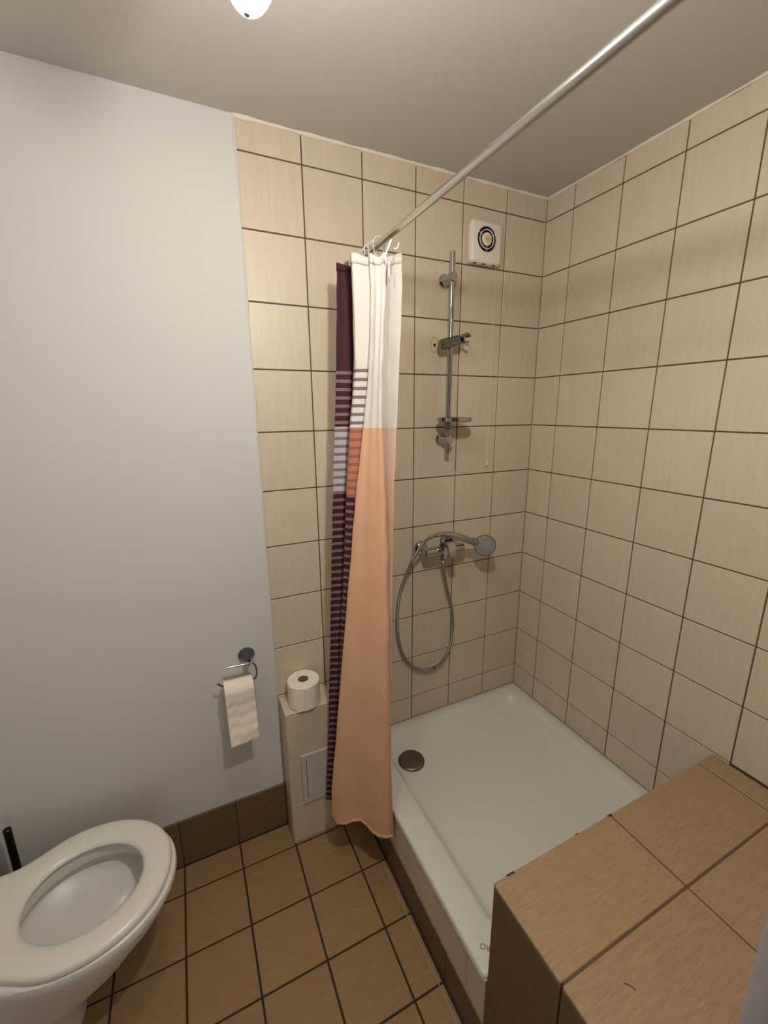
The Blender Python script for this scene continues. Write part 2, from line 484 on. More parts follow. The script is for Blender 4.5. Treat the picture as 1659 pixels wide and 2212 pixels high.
dc = rel(obj('drain_cover', bm_lathe([(0, .0105), (.046, .0105), (.053, .008), (.0565, .003), (.0565, 0), (.05, -.001)], (-.716, -.183, .2550), (0, 0, 1), 40), M['drain'], tray, 40), tray)
dc['label'] = 'round dark metal drain cover'
# sealant joint at the walls
bm = bm_box((-.9, -.004, .2965), (-.004, -.0005, .300)); bm_box((-.004, -.9, .2965), (-.0005, -.004, .300), bm=bm)
rel(obj('sealant', bm, M['grout_light'], tray), tray)
# small print on the rim, read from inside the shower
cu = bpy.data.curves.new('lettering', 'FONT'); cu.body = 'ORO'; cu.size = 0.02; cu.extrude = 0.0002; cu.align_x = 'LEFT'
tmp = bpy.data.objects.new('lettering_curve', cu); COL.objects.link(tmp)
bpy.context.view_layer.update()
me = bpy.data.meshes.new_from_object(tmp.evaluated_get(bpy.context.evaluated_depsgraph_get()))
bpy.data.objects.remove(tmp)
me.materials.clear(); me.materials.append(M['letter'])
lt = bpy.data.objects.new('lettering', me); COL.objects.link(lt); lt.parent = tray
lt.rotation_euler = (0, 0, math.radians(138))
lt.location = Vector((-0.834, -0.869, 0.2983)) - Vector(tray.location)

# ------------------------------------------------------------------ tiled bench, front right
bench = thing('tiled_bench', 'brown tiled masonry bench in the lower right corner beside the shower tray', 'bench', (-0.45, -1.6, 0))
BX, BY, BZ = -0.896, -0.905, 0.61
rel(obj('core', bm_box((BX + .006, YF + .012, 0), (-.001, BY - .006, BZ - .0014)), M['grout_bench'], bench), bench)
ys = [BY, -1.108, -1.512, -1.916, YF + .012]
xs = [BX, -0.491, -0.083, -0.001]
for a, b in zip(xs, xs[1:]):
    for hi_, lo_ in zip(ys, ys[1:]):
        e = .0025
        tile_obj((a + (0 if a == BX else e / 1.2), lo_ + e, BZ - .009), (b - e / 1.2, hi_ - (0 if hi_ == BY else e), BZ), 'z', bench, M['brown_bench'], bev=.0016)
for hi_, lo_ in zip(ys, ys[1:]):
    for c, d in ((0, .2), (.2, BZ - .0095)):
        tile_obj((BX, lo_ + .0016, c + .001), (BX + .009, hi_ - .0016, d - .001), 'x', bench, M['brown_shaded'])
for a, b in zip(xs, xs[1:]):
    for c, d in ((.299, .405), (.405, BZ - .0095)):
        tile_obj((a + .0095 if a == BX else a + .0012, BY - .009, c + .001), (b - .0012, BY, d - .001), 'y', bench, M['brown_shaded'])
# chipped spots along the front edge
def chip(x, ln, w_):
    bm = bmesh.new()
    pts = [(-ln / 2, .0006), (-ln * .2, -w_ * .8), (ln * .1, -w_ * .5), (ln * .35, -w_), (ln / 2, .0006)]
    top = [bm.verts.new((x + px, BY + py, BZ + .0004)) for px, py in pts]
    bot = [bm.verts.new((x + px, BY + min(py, 0) * .3 + .0006, BZ - .006)) for px, py in pts]
    bm.faces.new(top); bm.faces.new(bot[::-1])
    for k in range(5): bm.faces.new((top[k], bot[k], bot[(k + 1) % 5], top[(k + 1) % 5]))
    bmesh.ops.recalc_face_normals(bm, faces=bm.faces)
    o = rel(obj('chip', bm, M['grout_dark'], bench), bench); o['label'] = 'dark chipped spot on the tile edge'
chip(-.846, .026, .006); chip(-.494, .016, .007); chip(-.62, .012, .002)
hr = rel(obj('hair', bm_tube(spline([(-.785, -1.159, BZ + .0008), (-.778, -1.166, BZ + .001), (-.774, -1.176, BZ + .0008)], 6), .0006, 6), M['hair'], bench), bench)

# ------------------------------------------------------------------ low tiled box with access panel
box = thing('boxed_pipe_ledge', 'low beige tiled ledge boxing in pipes between the white wall and the curtain', 'ledge', (-1.06, -.06, 0))
rel(obj('core', bm_box((-1.210, -.107, 0), (-.9, -.001, .598)), M['grout'], box), box)
for a, b in ((-1.214, -1.022), (-1.022, -.9025)):
    tile_obj((a + (0 if a < -1.2 else .0012), -.111, .595), (b - .0012, -.001, .603), 'z', box, M['beige_tile'])
def panel_tile(a, b, c, d):
    tile_obj((a + .0012, -.111, c + .0012), (b - .0012, -.105, d - .0012), 'y', box, M['beige_tile'])
panel_tile(-1.2140, -1.010, .395, .5945); panel_tile(-1.010, -.9025, .395, .5945)
panel_tile(-1.214, -1.166, .191, .395)
panel_tile(-1.214, -1.010, .0, .191); panel_tile(-1.010, -.9025, .0, .191)
for c, d in ((0, .191), (.191, .395), (.395, .5945)):
    tile_obj((-1.214, -.1040, c + .0012), (-1.208, -.0125 if c < .19 else -.0035, d - .0012), 'x', box, M['beige_tile'])
hx0, hx1, hz0, hz1 = -1.167, -.962, .182, .404
def ring_frame(x0, x1, z0, z1, t, y0, y1):
    bm = bm_box((x0, y0, z0), (x0 + t, y1, z1)); bm_box((x1 - t, y0, z0), (x1, y1, z1), bm=bm)
    bm_box((x0 + t, y0, z0), (x1 - t, y1, z0 + t), bm=bm); bm_box((x0 + t, y0, z1 - t), (x1 - t, y1, z1), bm=bm)
    return bm
acc = rel(obj('access_panel', ring_frame(hx0, hx1, hz0, hz1, .018, -.1185, -.110), M['hatch'], box), box); acc['label'] = 'grey white plastic access hatch'
g_ = rel(obj('gap', bm_box((hx0 + .017, -.1135, hz0 + .017), (hx1 - .017, -.111, hz1 - .017)), M['gap'], acc), box)
d_ = rel(obj('hatch_door', bm_box((hx0 + .0205, -.1180, hz0 + .0195), (hx1 - .0195, -.113, hz1 - .0205), .001, 1), M['hatch'], acc), box)

# ------------------------------------------------------------------ spare toilet roll on the ledge
def roll_mesh(r, rc, h, origin, axis, crumple=0.0, seg=48):
    bm = bmesh.new(); O = Vector(origin)
    prof = [(rc, .0), (r - .003, 0), (r, .003), (r, h * .25), (r, h * .5), (r, h * .75), (r, h - .003), (r - .003, h), (rc, h), (rc, 0)]
    bm_lathe(prof, O, axis, seg, bm)
    if crumple:
        for v in bm.verts:
            d = v.co - O; a = Vector(axis).normalized(); h_ = d.dot(a); rad = d - a * h_
            if rad.length > r - .001: v.co += rad.normalized() * random.uniform(-crumple, crumple)
    return bm
sr = thing('toilet_roll', 'full white toilet roll standing upright on the beige tiled ledge', 'toilet roll', (-1.128, -.0635, .603))
rel(obj('paper', roll_mesh(.0610, .0205, .100, (-1.128, -.0635, .6035), (0, 0, 1), .0006), M['paper'], sr, 40), sr)
rel(obj('core', bm_lathe([(.0205, 0), (.0205, .0985), (.0195, .0985), (.0195, .0)], (-1.128, -.0635, .604), (0, 0, 1), 32), M['card'], sr, 40), sr)['label'] = 'grey cardboard tube'
rel(obj('tube_bottom', bm_lathe([(0, 0), (.0195, 0)], (-1.128, -.0635, .676), (0, 0, 1), 24), M['card'], sr), sr)
# loose sheet edge on the side
bm = bmesh.new(); prev = None
a0, a1 = math.radians(205), math.radians(255)
rows = []
for i in range(9):
    a = a0 + (a1 - a0) * i / 8
    row = []
    for j in range(9):
        z = .606 + .094 * j / 8
        rr = .0620 + .0012 * math.sin(i * 1.7 + j * 2.1) + (.003 * (i / 8) ** 2)
        row.append(bm.verts.new((-1.128 + rr * math.cos(a), -.0635 + rr * math.sin(a), z + .004 * math.sin(i) * (1 - j / 8))))
    rows.append(row)
for a, b in zip(rows, rows[1:]):
    for j in range(8): bm.faces.new((a[j], b[j], b[j + 1], a[j + 1]))
rel(obj('loose_sheet', bm, M['paper'], sr, 60), sr)

# ------------------------------------------------------------------ toilet paper holder and its roll
hd = thing('toilet_paper_holder', 'chrome toilet paper holder with hooked wire on the white wall', 'paper holder', (-1.32, -.003, .825))
prof = [(0, -.001), (.029, -.001), (.030, .002), (.028, .006), (.020, .018), (.013, .032), (.0085, .046), (.007, .052)]
rel(obj('wall_mount', bm_lathe(prof, (-1.32, -.003, .826), (0.0, -1, 0), 40), M['chrome_dark_reflect'], hd, 50), hd)
bs = [(.0085 * math.sin(math.pi * k / 10), -.0085 * math.cos(math.pi * k / 10)) for k in range(11)]
rel(obj('ball_joint', bm_lathe(bs, (-1.323, -.060, .822), (0, 0, 1), 24), M['chrome'], hd, 60), hd)
bm = cyl((-1.329, -.060, .8222), (-1.362, -.060, .8245), .0042, 16); cyl((-1.3635, -.060, .8246), (-1.394, -.060, .8268), .0042, 16, .001, bm=bm)
cyl((-1.361, -.060, .8245), (-1.365, -.060, .8247), .003, 12, bm=bm)
rel(obj('bar', bm, M['chrome'], hd, 40), hd)
wp = spline([(-1.317, -.060, .822), (-1.306, -.060, .820), (-1.2985, -.060, .808), (-1.2955, -.060, .790), (-1.2965, -.060, .771), (-1.303, -.060, .758), (-1.318, -.060, .7535),
             (-1.36, -.060, .7535), (-1.395, -.060, .7545), (-1.410, -.060, .7565), (-1.421, -.060, .764), (-1.431, -.060, .773)], 6)
rel(obj('wire_hook', bm_tube(wp, .0032, 10), M['chrome_dull'], hd, 60), hd)
hr2 = thing('toilet_roll', 'nearly empty toilet roll hanging from the chrome holder with a long sheet hanging down', 'toilet roll', (-1.36, -.060, .737))
RC = Vector((-1.411, -.060, .7370))
rel(obj('paper', roll_mesh(.0345, .0195, .099, RC, (1, 0, 0), .0003), M['paper'], hr2, 40), hr2)
rel(obj('core', bm_lathe([(.0195, 0), (.0195, .099), (.0188, .099), (.0188, 0), (.0195, 0)], RC, (1, 0, 0), 32), M['card'], hr2, 40), hr2)
# hanging sheet, two plies thick
bm = bmesh.new(); rows = []
NI, NJ = 16, 44
for i in range(NI + 1):
    x = -1.4115 + .0995 * i / NI; row = []
    for j in range(NJ + 1):
        if j < 10:
            a = math.radians(60 - 60 * -1 * 0) ; ang = math.radians(80 + 100 * j / 10)
            y = -.060 + .0357 * math.cos(ang) ; z = .737 + .0357 * math.sin(ang)
            xx = x
        else:
            t = (j - 10) / (NJ - 10)
            y = -.0957 + .012 * math.sin(t * 5.0 + i * .05) * t + .0010 * math.sin(t * 30 + i * .07 + .8 * math.sin(i * .5)) * min(1, 4 * t) + .0006 * math.sin(i * 1.1 + j * .9) * min(1, 4 * t)
            z = .737 - .204 * t - (.010 * (i / NI) if j == NJ else 0) * -1 * .8
            xx = x + .002 * t
        row.append(bm.verts.new((xx, y, z)))
    rows.append(row)
for a, b in zip(rows, rows[1:]):
    for j in range(NJ): bm.faces.new((a[j], b[j], b[j + 1], a[j + 1]))
sh = rel(obj('hanging_sheet', bm, M['paper'], hr2, 80), hr2)
md = sh.modifiers.new('thick', 'SOLIDIFY'); md.thickness = .0008; md.offset = 1

# ------------------------------------------------------------------ toilet
toi = thing('toilet', 'white ceramic toilet with an oval seat down at the lower left', 'toilet', (-1.85, -.325, 0))
CY = -.325
def egg(tip, back, wmax, xw, z, n=64, pb=2.0, cy=CY, wb=None):
    """closed outline: x from back to tip, widest (wmax) at xw, rounded front; wb = half width kept at the back"""
    pts = []
    for k in range(n):
        a = 2 * math.pi * k / n; c, s = math.cos(a), math.sin(a)
        if c >= 0:
            x = xw + (tip - xw) * c ; y = wmax * math.copysign(abs(s) ** .92, s)
        else:
            x = xw + (xw - back) * c * 1.0
            e = abs(s) ** .8
            y = wmax * math.copysign(e, s)
            if wb:
                t = -c; y = math.copysign(max(abs(y), 0), s)
        pts.append(Vector((x, cy + y, z)))
    return pts
def outline(tip, back, hw, hb, xw, xk, z, n=28, cy=CY, rb=.03):
    """seat outline: round front to half width hw at xw, eased waist to half width hb at xk, square-ish back"""
    up = []
    for k in range(n + 1):
        a = math.pi / 2 * k / n
        up.append((xw + (tip - xw) * math.cos(a), hw * math.sin(a) ** .95))
    m_ = 14
    for k in range(1, m_ + 1):
        t = k / m_; up.append((xw + (xk - xw) * t, hb + (hw - hb) * (0.5 + 0.5 * math.cos(math.pi * t ** 1.25))))
    up.append((back + rb, hb)); up.append((back + rb * .3, hb - rb * .25)); up.append((back, hb - rb))
    pts = [Vector((x, cy + y, z)) for x, y in up] + [Vector((x, cy - y, z)) for x, y in reversed(up[1:])]
    return pts
def hole(tip, back, hw, xw, z, n=None, total=0):
    pts = []
    half = total
    for k in range(half):
        a = 2 * math.pi * k / half
        c, s = math.cos(a), math.sin(a)
        x = xw + ((tip - xw) if c >= 0 else (xw - back)) * c
        pts.append(Vector((x, CY + hw * math.copysign(abs(s) ** .95, s), z)))
    return pts
def resample(pts, n, cx, cy=CY):
    """resample a closed outline at n equal angles about (cx, cy)"""
    out = []; L = len(pts)
    for k in range(n):
        a = 2 * math.pi * k / n; d = Vector((math.cos(a), math.sin(a)))
        best = None
        for i in range(L):
            p, q = pts[i], pts[(i + 1) % L]
            px, py, qx, qy = p.x - cx, p.y - cy, q.x - cx, q.y - cy
            ex, ey = qx - px, qy - py
            den = d.x * ey - d.y * ex
            if abs(den) < 1e-12: continue
            t = (px * ey - py * ex) / den; s = (px * d.y - py * d.x) / den
            if t > 0 and -1e-6 <= s <= 1 + 1e-6:
                if best is None or t > best[0]: best = (t, p.z)
        out.append(Vector((cx + d.x * best[0], cy + d.y * best[0], pts[0].z)))
    return out
def scaled(ring, f, z, cx=-1.83, cy=CY, fy=None):
    fy = f if fy is None else fy
    return [Vector((cx + (p.x - cx) * f, cy + (p.y - cy) * fy, z)) for p in ring]
NS = 96
so = resample(outline(-1.612, -2.135, .196, .135, -1.83, -2.03, 0), NS, -1.83)
si = resample(hole(-1.687, -1.968, .124, -1.83, 0, total=96), NS, -1.83)
def inset(ring, other, d, z):
    out = []
    for p, q in zip(ring, other):
        v = (q - p); v.z = 0; v.normalize(); r = p + v * d; r.z = z; out.append(r)
    return out
seat_rings = [inset(so, si, 0.0, .414), inset(so, si, -.001, .424), inset(so, si, .003, .431), inset(so, si, .012, .4345), inset(so, si, .030, .4350),
              inset(si, so, .022, .434), inset(si, so, .010, .431), inset(si, so, .002, .4255), inset(si, so, 0.0, .420), inset(si, so, .004, .4145)]
bm = bm_loft(seat_rings + [seat_rings[0]], close_ends=(False, False))
bmesh.ops.remove_doubles(bm, verts=bm.verts, dist=1e-5)
rel(obj('seat', bm, M['seat'], toi, 40), toi)
# pan: outer skin, rim, inner rim wall, undercut and bowl
po = resample(outline(-1.606, -2.21, .190, .150, -1.83, -2.06, 0), NS, -1.83)
pi_ = resample(hole(-1.668, -1.985, .140, -1.83, 0, total=96), NS, -1.83)
def blend(ring, z, tipx, backx, hw, f=1.0):
    """outer pan section at height z: front at tipx, back at wall, half width hw"""
    o = resample(outline(tipx, backx, hw, min(hw, .150), (tipx + .22) if False else tipx - .22, tipx - .44 if tipx - .44 > backx + .04 else backx + .05, 0), NS, (tipx + backx) / 2 if False else -1.90)
    for p in o: p.z = z
    return o
def sec(tip, hw, hb, z, back=-2.21):
    xw = tip - .215 * (hw / .19); xk = max(back + .06, xw - .22)
    o = resample(outline(tip, back, hw, hb, xw, xk, 0, rb=.02), NS, -1.98); 
    for p in o: p.z = z
    return o
pan_rings = [sec(-1.885, .100, .100, .001), sec(-1.89, .098, .098, .02), sec(-1.892, .095, .095, .075), sec(-1.878, .096, .096, .115), sec(-1.835, .110, .105, .150),
             sec(-1.772, .130, .118, .190), sec(-1.712, .150, .130, .240), sec(-1.662, .167, .140, .298), sec(-1.624, .186, .147, .345), sec(-1.606, .195, .150, .378), sec(-1.600, .199, .150, .396), sec(-1.603, .197, .148, .406), sec(-1.614, .188, .142, .411)]
inner = [inset(pi_, po, .004, .412), inset(pi_, po, 0, .407), inset(pi_, po, .001, .368), inset(pi_, po, .003, .360), inset(pi_, po, .024, .358), inset(pi_, po, .030, .345),
         inset(pi_, po, .028, .318), scaled(pi_, 1.04, .300), scaled(pi_, .90, .288), scaled(pi_, .74, .279), scaled(pi_, .5, .274), scaled(pi_, .2, .272)]
bm = bmesh.new()
Ro = [[bm.verts.new(p) for p in r] for r in pan_rings]
# align the start angle of inner rings (about x=-1.83) with outer ones by resampling about the same centre
inner2 = []
for r in inner:
    z = r[0].z
    inner2.append([p.copy() for p in r])
def nearest_bridge(A, B):
    """bridge two rings of equal count"""
    for k in range(NS): bm.faces.new((A[k], A[(k + 1) % NS], B[(k + 1) % NS], B[k]))
for a, b in zip(Ro, Ro[1:]): nearest_bridge(a, b)
bm.faces.new(Ro[0][::-1])
Ri = [[bm.verts.new(p) for p in r] for r in inner2]
nearest_bridge(Ro[-1], Ri[0])
for a, b in zip(Ri, Ri[1:]): nearest_bridge(a, b)
bm.faces.new(Ri[-1])
# deepen the front of the bowl into the water well
for v in bm.verts:
    if v.co.z < .315 and v.co.z > .26:
        d = math.hypot((v.co.x + 1.735) / .075, (v.co.y - CY) / .085)
        if d < 1.0 and any(v in r for r in Ri[6:]): v.co.z -= .075 * (0.5 + 0.5 * math.cos(math.pi * d))
bmesh.ops.recalc_face_normals(bm, faces=bm.faces)
rel(obj('pan', bm, M['ceramic'], toi, 45), toi)
wt = rel(obj('water', bm_lathe([(0, 0), (.055, 0)], (-1.730, CY, .258), (0, 0, 1), 40, sx=.95, sy=1.15, xdir=(1, 0, 0)), M['water'], toi), toi)
# hinge posts and bumpers under the seat
for s in (-1, 1):
    rel(obj('hinge', bm_box((-2.150, CY + s * .075 - .018, .4125), (-2.118, CY + s * .075 + .018, .436), .006, 3), M['seat'], toi, 40), toi)
    rel(obj('bumper', bm_box((-1.74, CY + s * .150 - .006, .4095), (-1.71, CY + s * .150 + .006, .4150), .001, 1), M['seat'], toi), toi)

# ------------------------------------------------------------------ toilet brush behind the toilet
br = thing('toilet_brush', 'dark metal toilet brush standing behind the toilet at the left edge', 'toilet brush', (-2.058, -.075, 0))
rel(obj('holder', bm_lathe([(0, 0), (.043, 0), (.045, .004), (.045, .13), (.043, .134), (.012, .136), (.012, .139), (0, .139)], (-2.058, -.075, .001), (0, 0, 1), 32), M['brush'], br, 40), br)
rel(obj('handle', cyl((-2.058, -.075, .138), (-2.058, -.075, .478), .0105, 20, .002), M['brush'], br, 40), br)

# ------------------------------------------------------------------ extractor fan
fan = thing('extractor_fan', 'white square wall fan with a round grille near the ceiling', 'fan', (-.322, 0, 2.322))
FX0, FX1, FZ0, FZ1, FY = -.393, -.251, 2.247, 2.394, -.036
bm = bm_box((FX0, FY, FZ0), (FX1, -.0005, FZ1), .012, 4)
hsg = rel(obj('housing', bm, M['fan'], fan, 40), fan)
fc = Vector((-.327, FY, 2.330))
rel(obj('opening', bm_lathe([(0, 0), (.0435, 0), (.0435, .0010), (0, .0010)], fc + Vector((0, .0004, 0)), (0, -1, 0), 40), M['black'], fan, 30), fan)
def ring_prof(ri, ro, h): return [(ri, 0), (ri, h), (ro, h), (ro, 0), (ri, 0)]
rel(obj('rim', bm_lathe([(.0430, 0), (.0435, .0022), (.0465, .0014), (.0475, 0)], fc, (0, -1, 0), 40), M['fan'], fan, 60), fan)
gr = rel(obj('grille', bm_lathe(ring_prof(.031, .0335, .0042), fc, (0, -1, 0), 40), M['fan'], fan, 30), fan)
for a in (90, 210, 330):
    a = math.radians(a - 180 + 0)
    d = Vector((math.cos(a), 0, math.sin(a)))
    rel(obj('spoke', bm_tube([fc + d * .020 + Vector((0, -.003, 0)), fc + d * .044 + Vector((0, -.003, 0))], .0009, 8), M['fan'], gr), fan)
hub = rel(obj('hub', bm_lathe([(0, .0060), (.019, .0060), (.0225, .0035), (.0225, 0), (0, 0)], fc, (0, -1, 0), 32), M['fan'], gr, 40), fan)
bdg = rel(obj('badge', bm_lathe([(.0, .0064), (.0125, .0064), (.0125, .0058)], fc + Vector((.002, 0, 0)), (0, -1, 0), 28), M['fan_yellow'], gr), fan); bdg['label'] = 'yellowed round badge'
bm = bm_box((fc.x - .0095, FY - .0070, fc.z - .0016), (fc.x + .0125, FY - .0062, fc.z + .0012))
rel(obj('badge_print', bm, M['stain'], gr), fan)
for x in (-.372, -.330, -.282):
    rel(obj('slot', bm_box((x - .006, -.030, FZ0 - .0006), (x + .006, -.022, FZ0 + .002)), M['gap'], fan), fan)
rel(obj('pull_cord', bm_tube([(-.262, -.018, FZ0 + .002), (-.2615, -.018, 1.9), (-.260, -.018, 1.487)], .0009, 6), M['cord'], fan), fan)
rel(obj('cord_knob', bm_lathe([(0, 0), (.0035, .001), (.0045, .008), (.0032, .020), (.0015, .022), (0, .022)], (-.260, -.018, 1.467), (0, 0, 1), 16), M['cord'], fan, 50), fan)['label'] = 'cream pull knob'

# ------------------------------------------------------------------ shower rail
PX, PY = -.4905, -.056
rail = thing('shower_rail', 'chrome shower rail with slider and soap dish on the tiled wall', 'shower rail', (PX, 0, 1.9))
rel(obj('pole', cyl((PX, PY, 1.532), (PX, PY, 2.262), .0098, 28, .002), M['chrome'], rail, 40), rail)
for z in (2.176, 1.587):
    bm = bm_lathe([(0, 0), (.0235, 0), (.0250, .003), (.0235, .008), (.0195, .011), (.0172, .02), (.0165, .058), (.0165, .066), (.0150, .070), (0, .070)], (PX, -.0005, z), (0, -1, 0), 36)
    rel(obj('bracket', bm, M['chrome'], rail, 45), rail)
# slider: slanted body, knob and hand shower fork
sl = rel(obj('slider', cyl((PX - .046, PY - .004, 1.940), (PX + .030, PY - .016, 1.960), .0195, 28, .004), M['chrome_dull'], rail, 40), rail)
bmk = cyl((PX - .050, PY - .004, 1.939), (PX - .034, PY - .006, 1.943), .0185, 12, .002)
rel(obj('slider_knob', bmk, M['chrome_dull'], sl, 30), rail)
fk = []
cx_, cy_, cz_ = PX + .050, PY - .024, 1.966
bm = bmesh.new()
for k in range(0, 21):
    a = math.radians(40 + 280 * k / 20 + 0)
    fk.append(Vector((cx_, cy_, cz_)) + Vector((math.cos(a) * .0165, math.sin(a) * -.004 - .0, math.sin(a) * .0165)))
for dy in (-.012, -.004, .004, .012):
    pass
bm = bmesh.new(); inn, outr = [], []
for k in range(21):
    a = math.radians(50 + 290 * k / 20)
    inn.append((math.cos(a - 0.6) * .0125, math.sin(a - 0.6) * .0125)); outr.append((math.cos(a - 0.6) * .0185, math.sin(a - 0.6) * .0185))
sec_ = []
for (ix, iz), (ox, oz) in zip(inn, outr):
    sec_.append([bm.verts.new((cx_ + ix, cy_ - .014, cz_ + iz)), bm.verts.new((cx_ + ox, cy_ - .014, cz_ + oz)), bm.verts.new((cx_ + ox * .95, cy_ + .014, cz_ + oz * .95)), bm.verts.new((cx_ + ix * .9, cy_ + .014, cz_ + iz * .9))])
for a, b in zip(sec_, sec_[1:]):
    for q in range(4): bm.faces.new((a[q], a[(q + 1) % 4], b[(q + 1) % 4], b[q]))
bm.faces.new(sec_[0]); bm.faces.new(sec_[-1][::-1]); bmesh.ops.recalc_face_normals(bm, faces=bm.faces)
rel(obj('fork', bm, M['chrome_dull'], sl, 35), rail)
# soap dish: oval band with a shallow floor and a clamp under it
dish = rel(obj('soap_dish', bm_lathe([(.0, -.006), (.9, -.006), (.97, -.004), (1.0, -.001), (1.0, .0120), (.965, .0125), (.955, -.002), (.0, -.003)], (-.480, -.084, 1.662), (0, 0, 1), 48, sx=1, sy=1), M['chrome'], rail, 40), rail)
for v in dish.data.vertices:
    v.co.x = (v.co.x + rail.location.x + .480) * .074 - .480 - rail.location.x
    v.co.y = (v.co.y + rail.location.y + .084) * .050 - .084 - rail.location.y
rel(obj('dish_clamp', cyl((PX, PY, 1.628), (PX, PY, 1.656), .0165, 24, .002), M['chrome_dull'], dish, 40), rail)

# drill hole left in the tile with a stained patch, parts of the wall
bm = bm_lathe([(.0, .0008), (.0055, .0008), (.0055, -.002)], (-.526, 0, 1.948), (0, -1, 0), 20)
o = obj('drill_hole', bm, M['black'], wb); o['label'] = 'dark drilled hole in a tile'
bm = bm_lathe([(.0185, .0003), (.0200, .0005), (.0212, .0003)], (-.527, 0, 1.948), (0, -1, 0), 40, sx=.85, sy=1.4, xdir=(1, 0, 0))
o = obj('stain_ring', bm, M['stain'], wb)
for p in ([(-.507, -.0004, 1.93), (-.504, -.0006, 1.90), (-.498, -.0004, 1.85), (-.496, -.0004, 1.79)], [(-.515, -.0004, 1.925), (-.508, -.0006, 1.905), (-.512, -.0004, 1.88)]):
    obj('hairline_crack', bm_tube(spline(p, 5), .0005, 6), M['stain'], wb)
o = obj('speck', bm_lathe([(0, .0006), (.0022, .0005), (.0024, -.001)], (-.468, 0, 2.016), (0, -1, 0), 10), M['stain'], wb)

# ------------------------------------------------------------------ shower mixer
mx = thing('shower_mixer', 'chrome lever shower mixer on the tiled wall above the looping hose', 'tap', (-.5, 0, 1.13))
MZ = 1.132
for x in (-.580, -.425):
    rel(obj('rosette', bm_lathe([(0, 0), (.030, 0), (.0315, .003), (.029, .010), (.020, .016), (.0145, .020), (.0145, .045)], (x, -.0005, MZ), (0, -1, 0), 36), M['chrome'], mx, 45), mx)
    rel(obj('nut', cyl((x, -.036, MZ), (x, -.056, MZ), .0175, 6, .001), M['chrome'], mx, 30), mx)
bm = cyl((-.602, -.070, MZ), (-.408, -.070, MZ), .0195, 32, .005)
rel(obj('body', bm, M['chrome'], mx, 40), mx)
# cartridge dome and lever in the middle
bm = bm_lathe([(0, -.040), (.0175, -.040), (.019, -.036), (.021, 0), (.0245, .006), (.0245, .028), (.0235, .036), (.019, .048), (.010, .055), (0, .057)], (-.503, -.074, MZ + .008), (0, -.12, 1), 36)
rel(obj('cartridge', bm, M['chrome'], mx, 45), mx)
lv = bm_loft([[Vector((x + dx, y, z + dz)) for dx, dz in ((-hw, -ht), (hw, -ht), (hw, ht * .6), (hw * .6, ht), (-hw * .6, ht), (-hw, ht * .6))] for x, y, z, hw, ht in
              ((-.503, -.070, MZ + .052, .020, .009), (-.503, -.092, MZ + .050, .021, .009), (-.503, -.112, MZ + .040, .020, .008), (-.503, -.128, MZ + .020, .018, .006), (-.503, -.140, MZ - .006, .015, .005))])
rel(obj('lever', lv, M['chrome'], mx, 35), mx)
rel(obj('outlet', cyl((-.505, -.066, MZ - .018), (-.505, -.066, MZ - .046), .0115, 12, .001), M['chrome_dull'], mx, 30), mx)
# cradle that holds the hand shower
cr = bm_box((-.512, -.100, MZ + .052), (-.492, -.060, MZ + .064), .002, 2)
rel(obj('cradle', cr, M['chrome'], mx, 35), mx)

# ------------------------------------------------------------------ hand shower and hose
hs = thing('hand_shower', 'chrome hand shower resting across the mixer with its metal hose hanging in a loop', 'hand shower', (-.45, -.1, 1.2))
hn = spline([(-.540, -.107, 1.2145), (-.500, -.107, 1.2060), (-.45, -.104, 1.188), (-.395, -.096, 1.164), (-.355, -.088, 1.149)], 8)
rel(obj('handle', bm_tube(hn, lambda t: .0105 + .0035 * math.sin(math.pi * min(1, t * 1.1)) + .003 * t, 20), M['chrome'], hs, 60), hs)
HC = Vector((-.3245, -.112, 1.138)); HN = Vector((-.52, -.82, .05)).normalized()
hd_ = bm_lathe([(0, -.022), (.014, -.022), (.030, -.016), (.043, -.005), (.0465, .001), (.0465, .006), (.0445, .009), (0, .009)], HC, HN, 44)
rel(obj('head', hd_, M['chrome'], hs, 45), hs)
nk = spline([(-.375, -.092, 1.157), (-.352, -.088, 1.148), (-.335, -.086, 1.141), (-.320, -.086, 1.136)], 6)
rel(obj('neck', bm_tube(nk, lambda t: .0160 + .006 * t, 20), M['chrome'], hs, 60), hs)
face = rel(obj('spray_face', bm_lathe([(0, .0105), (.038, .0105), (.042, .0095), (.042, .0085)], HC, HN, 44), M['spray'], hs, 40), hs); face['label'] = 'grey perforated spray face'
F = frame(HN); bm = bmesh.new()
for rr, n in ((.0105, 8), (.0175, 12), (.0245, 18), (.0305, 24), (.0360, 28)):
    for k in range(n):
        a = 2 * math.pi * k / n + rr * 90
        c = HC + F @ Vector((rr * math.cos(a), rr * math.sin(a), .0104))
        bm_lathe([(.0019, 0), (.0016, .0014), (0, .0015)], c, HN, 6, bm)
nz = rel(obj('nozzles', bm, M['nozzle'], face), hs); nz['kind'] = 'stuff'
hose_pts = [(-0.505, -0.066, 1.090), (-0.502, -0.064, 1.055), (-0.468, -0.045, 0.942), (-0.434, -0.035, 0.842), (-0.417, -0.026, 0.744), (-0.427, -0.022, 0.632), (-0.473, -0.022, 0.560), (-0.546, -0.022, 0.545),
            (-0.619, -0.022, 0.583), (-0.673, -0.022, 0.66), (-0.698, -0.022, 0.767), (-0.698, -0.022, 0.876), (-0.688, -0.026, 0.96), (-0.669, -0.045, 1.044), (-0.647, -0.075, 1.129), (-0.617, -0.098, 1.189), (-0.583, -0.107, 1.212), (-0.538, -0.107, 1.2155)]
hp = spline(hose_pts, 12)
rel(obj('hose', bm_tube(hp, .0066, 14), M['steel_hose'], hs, 60), hs)
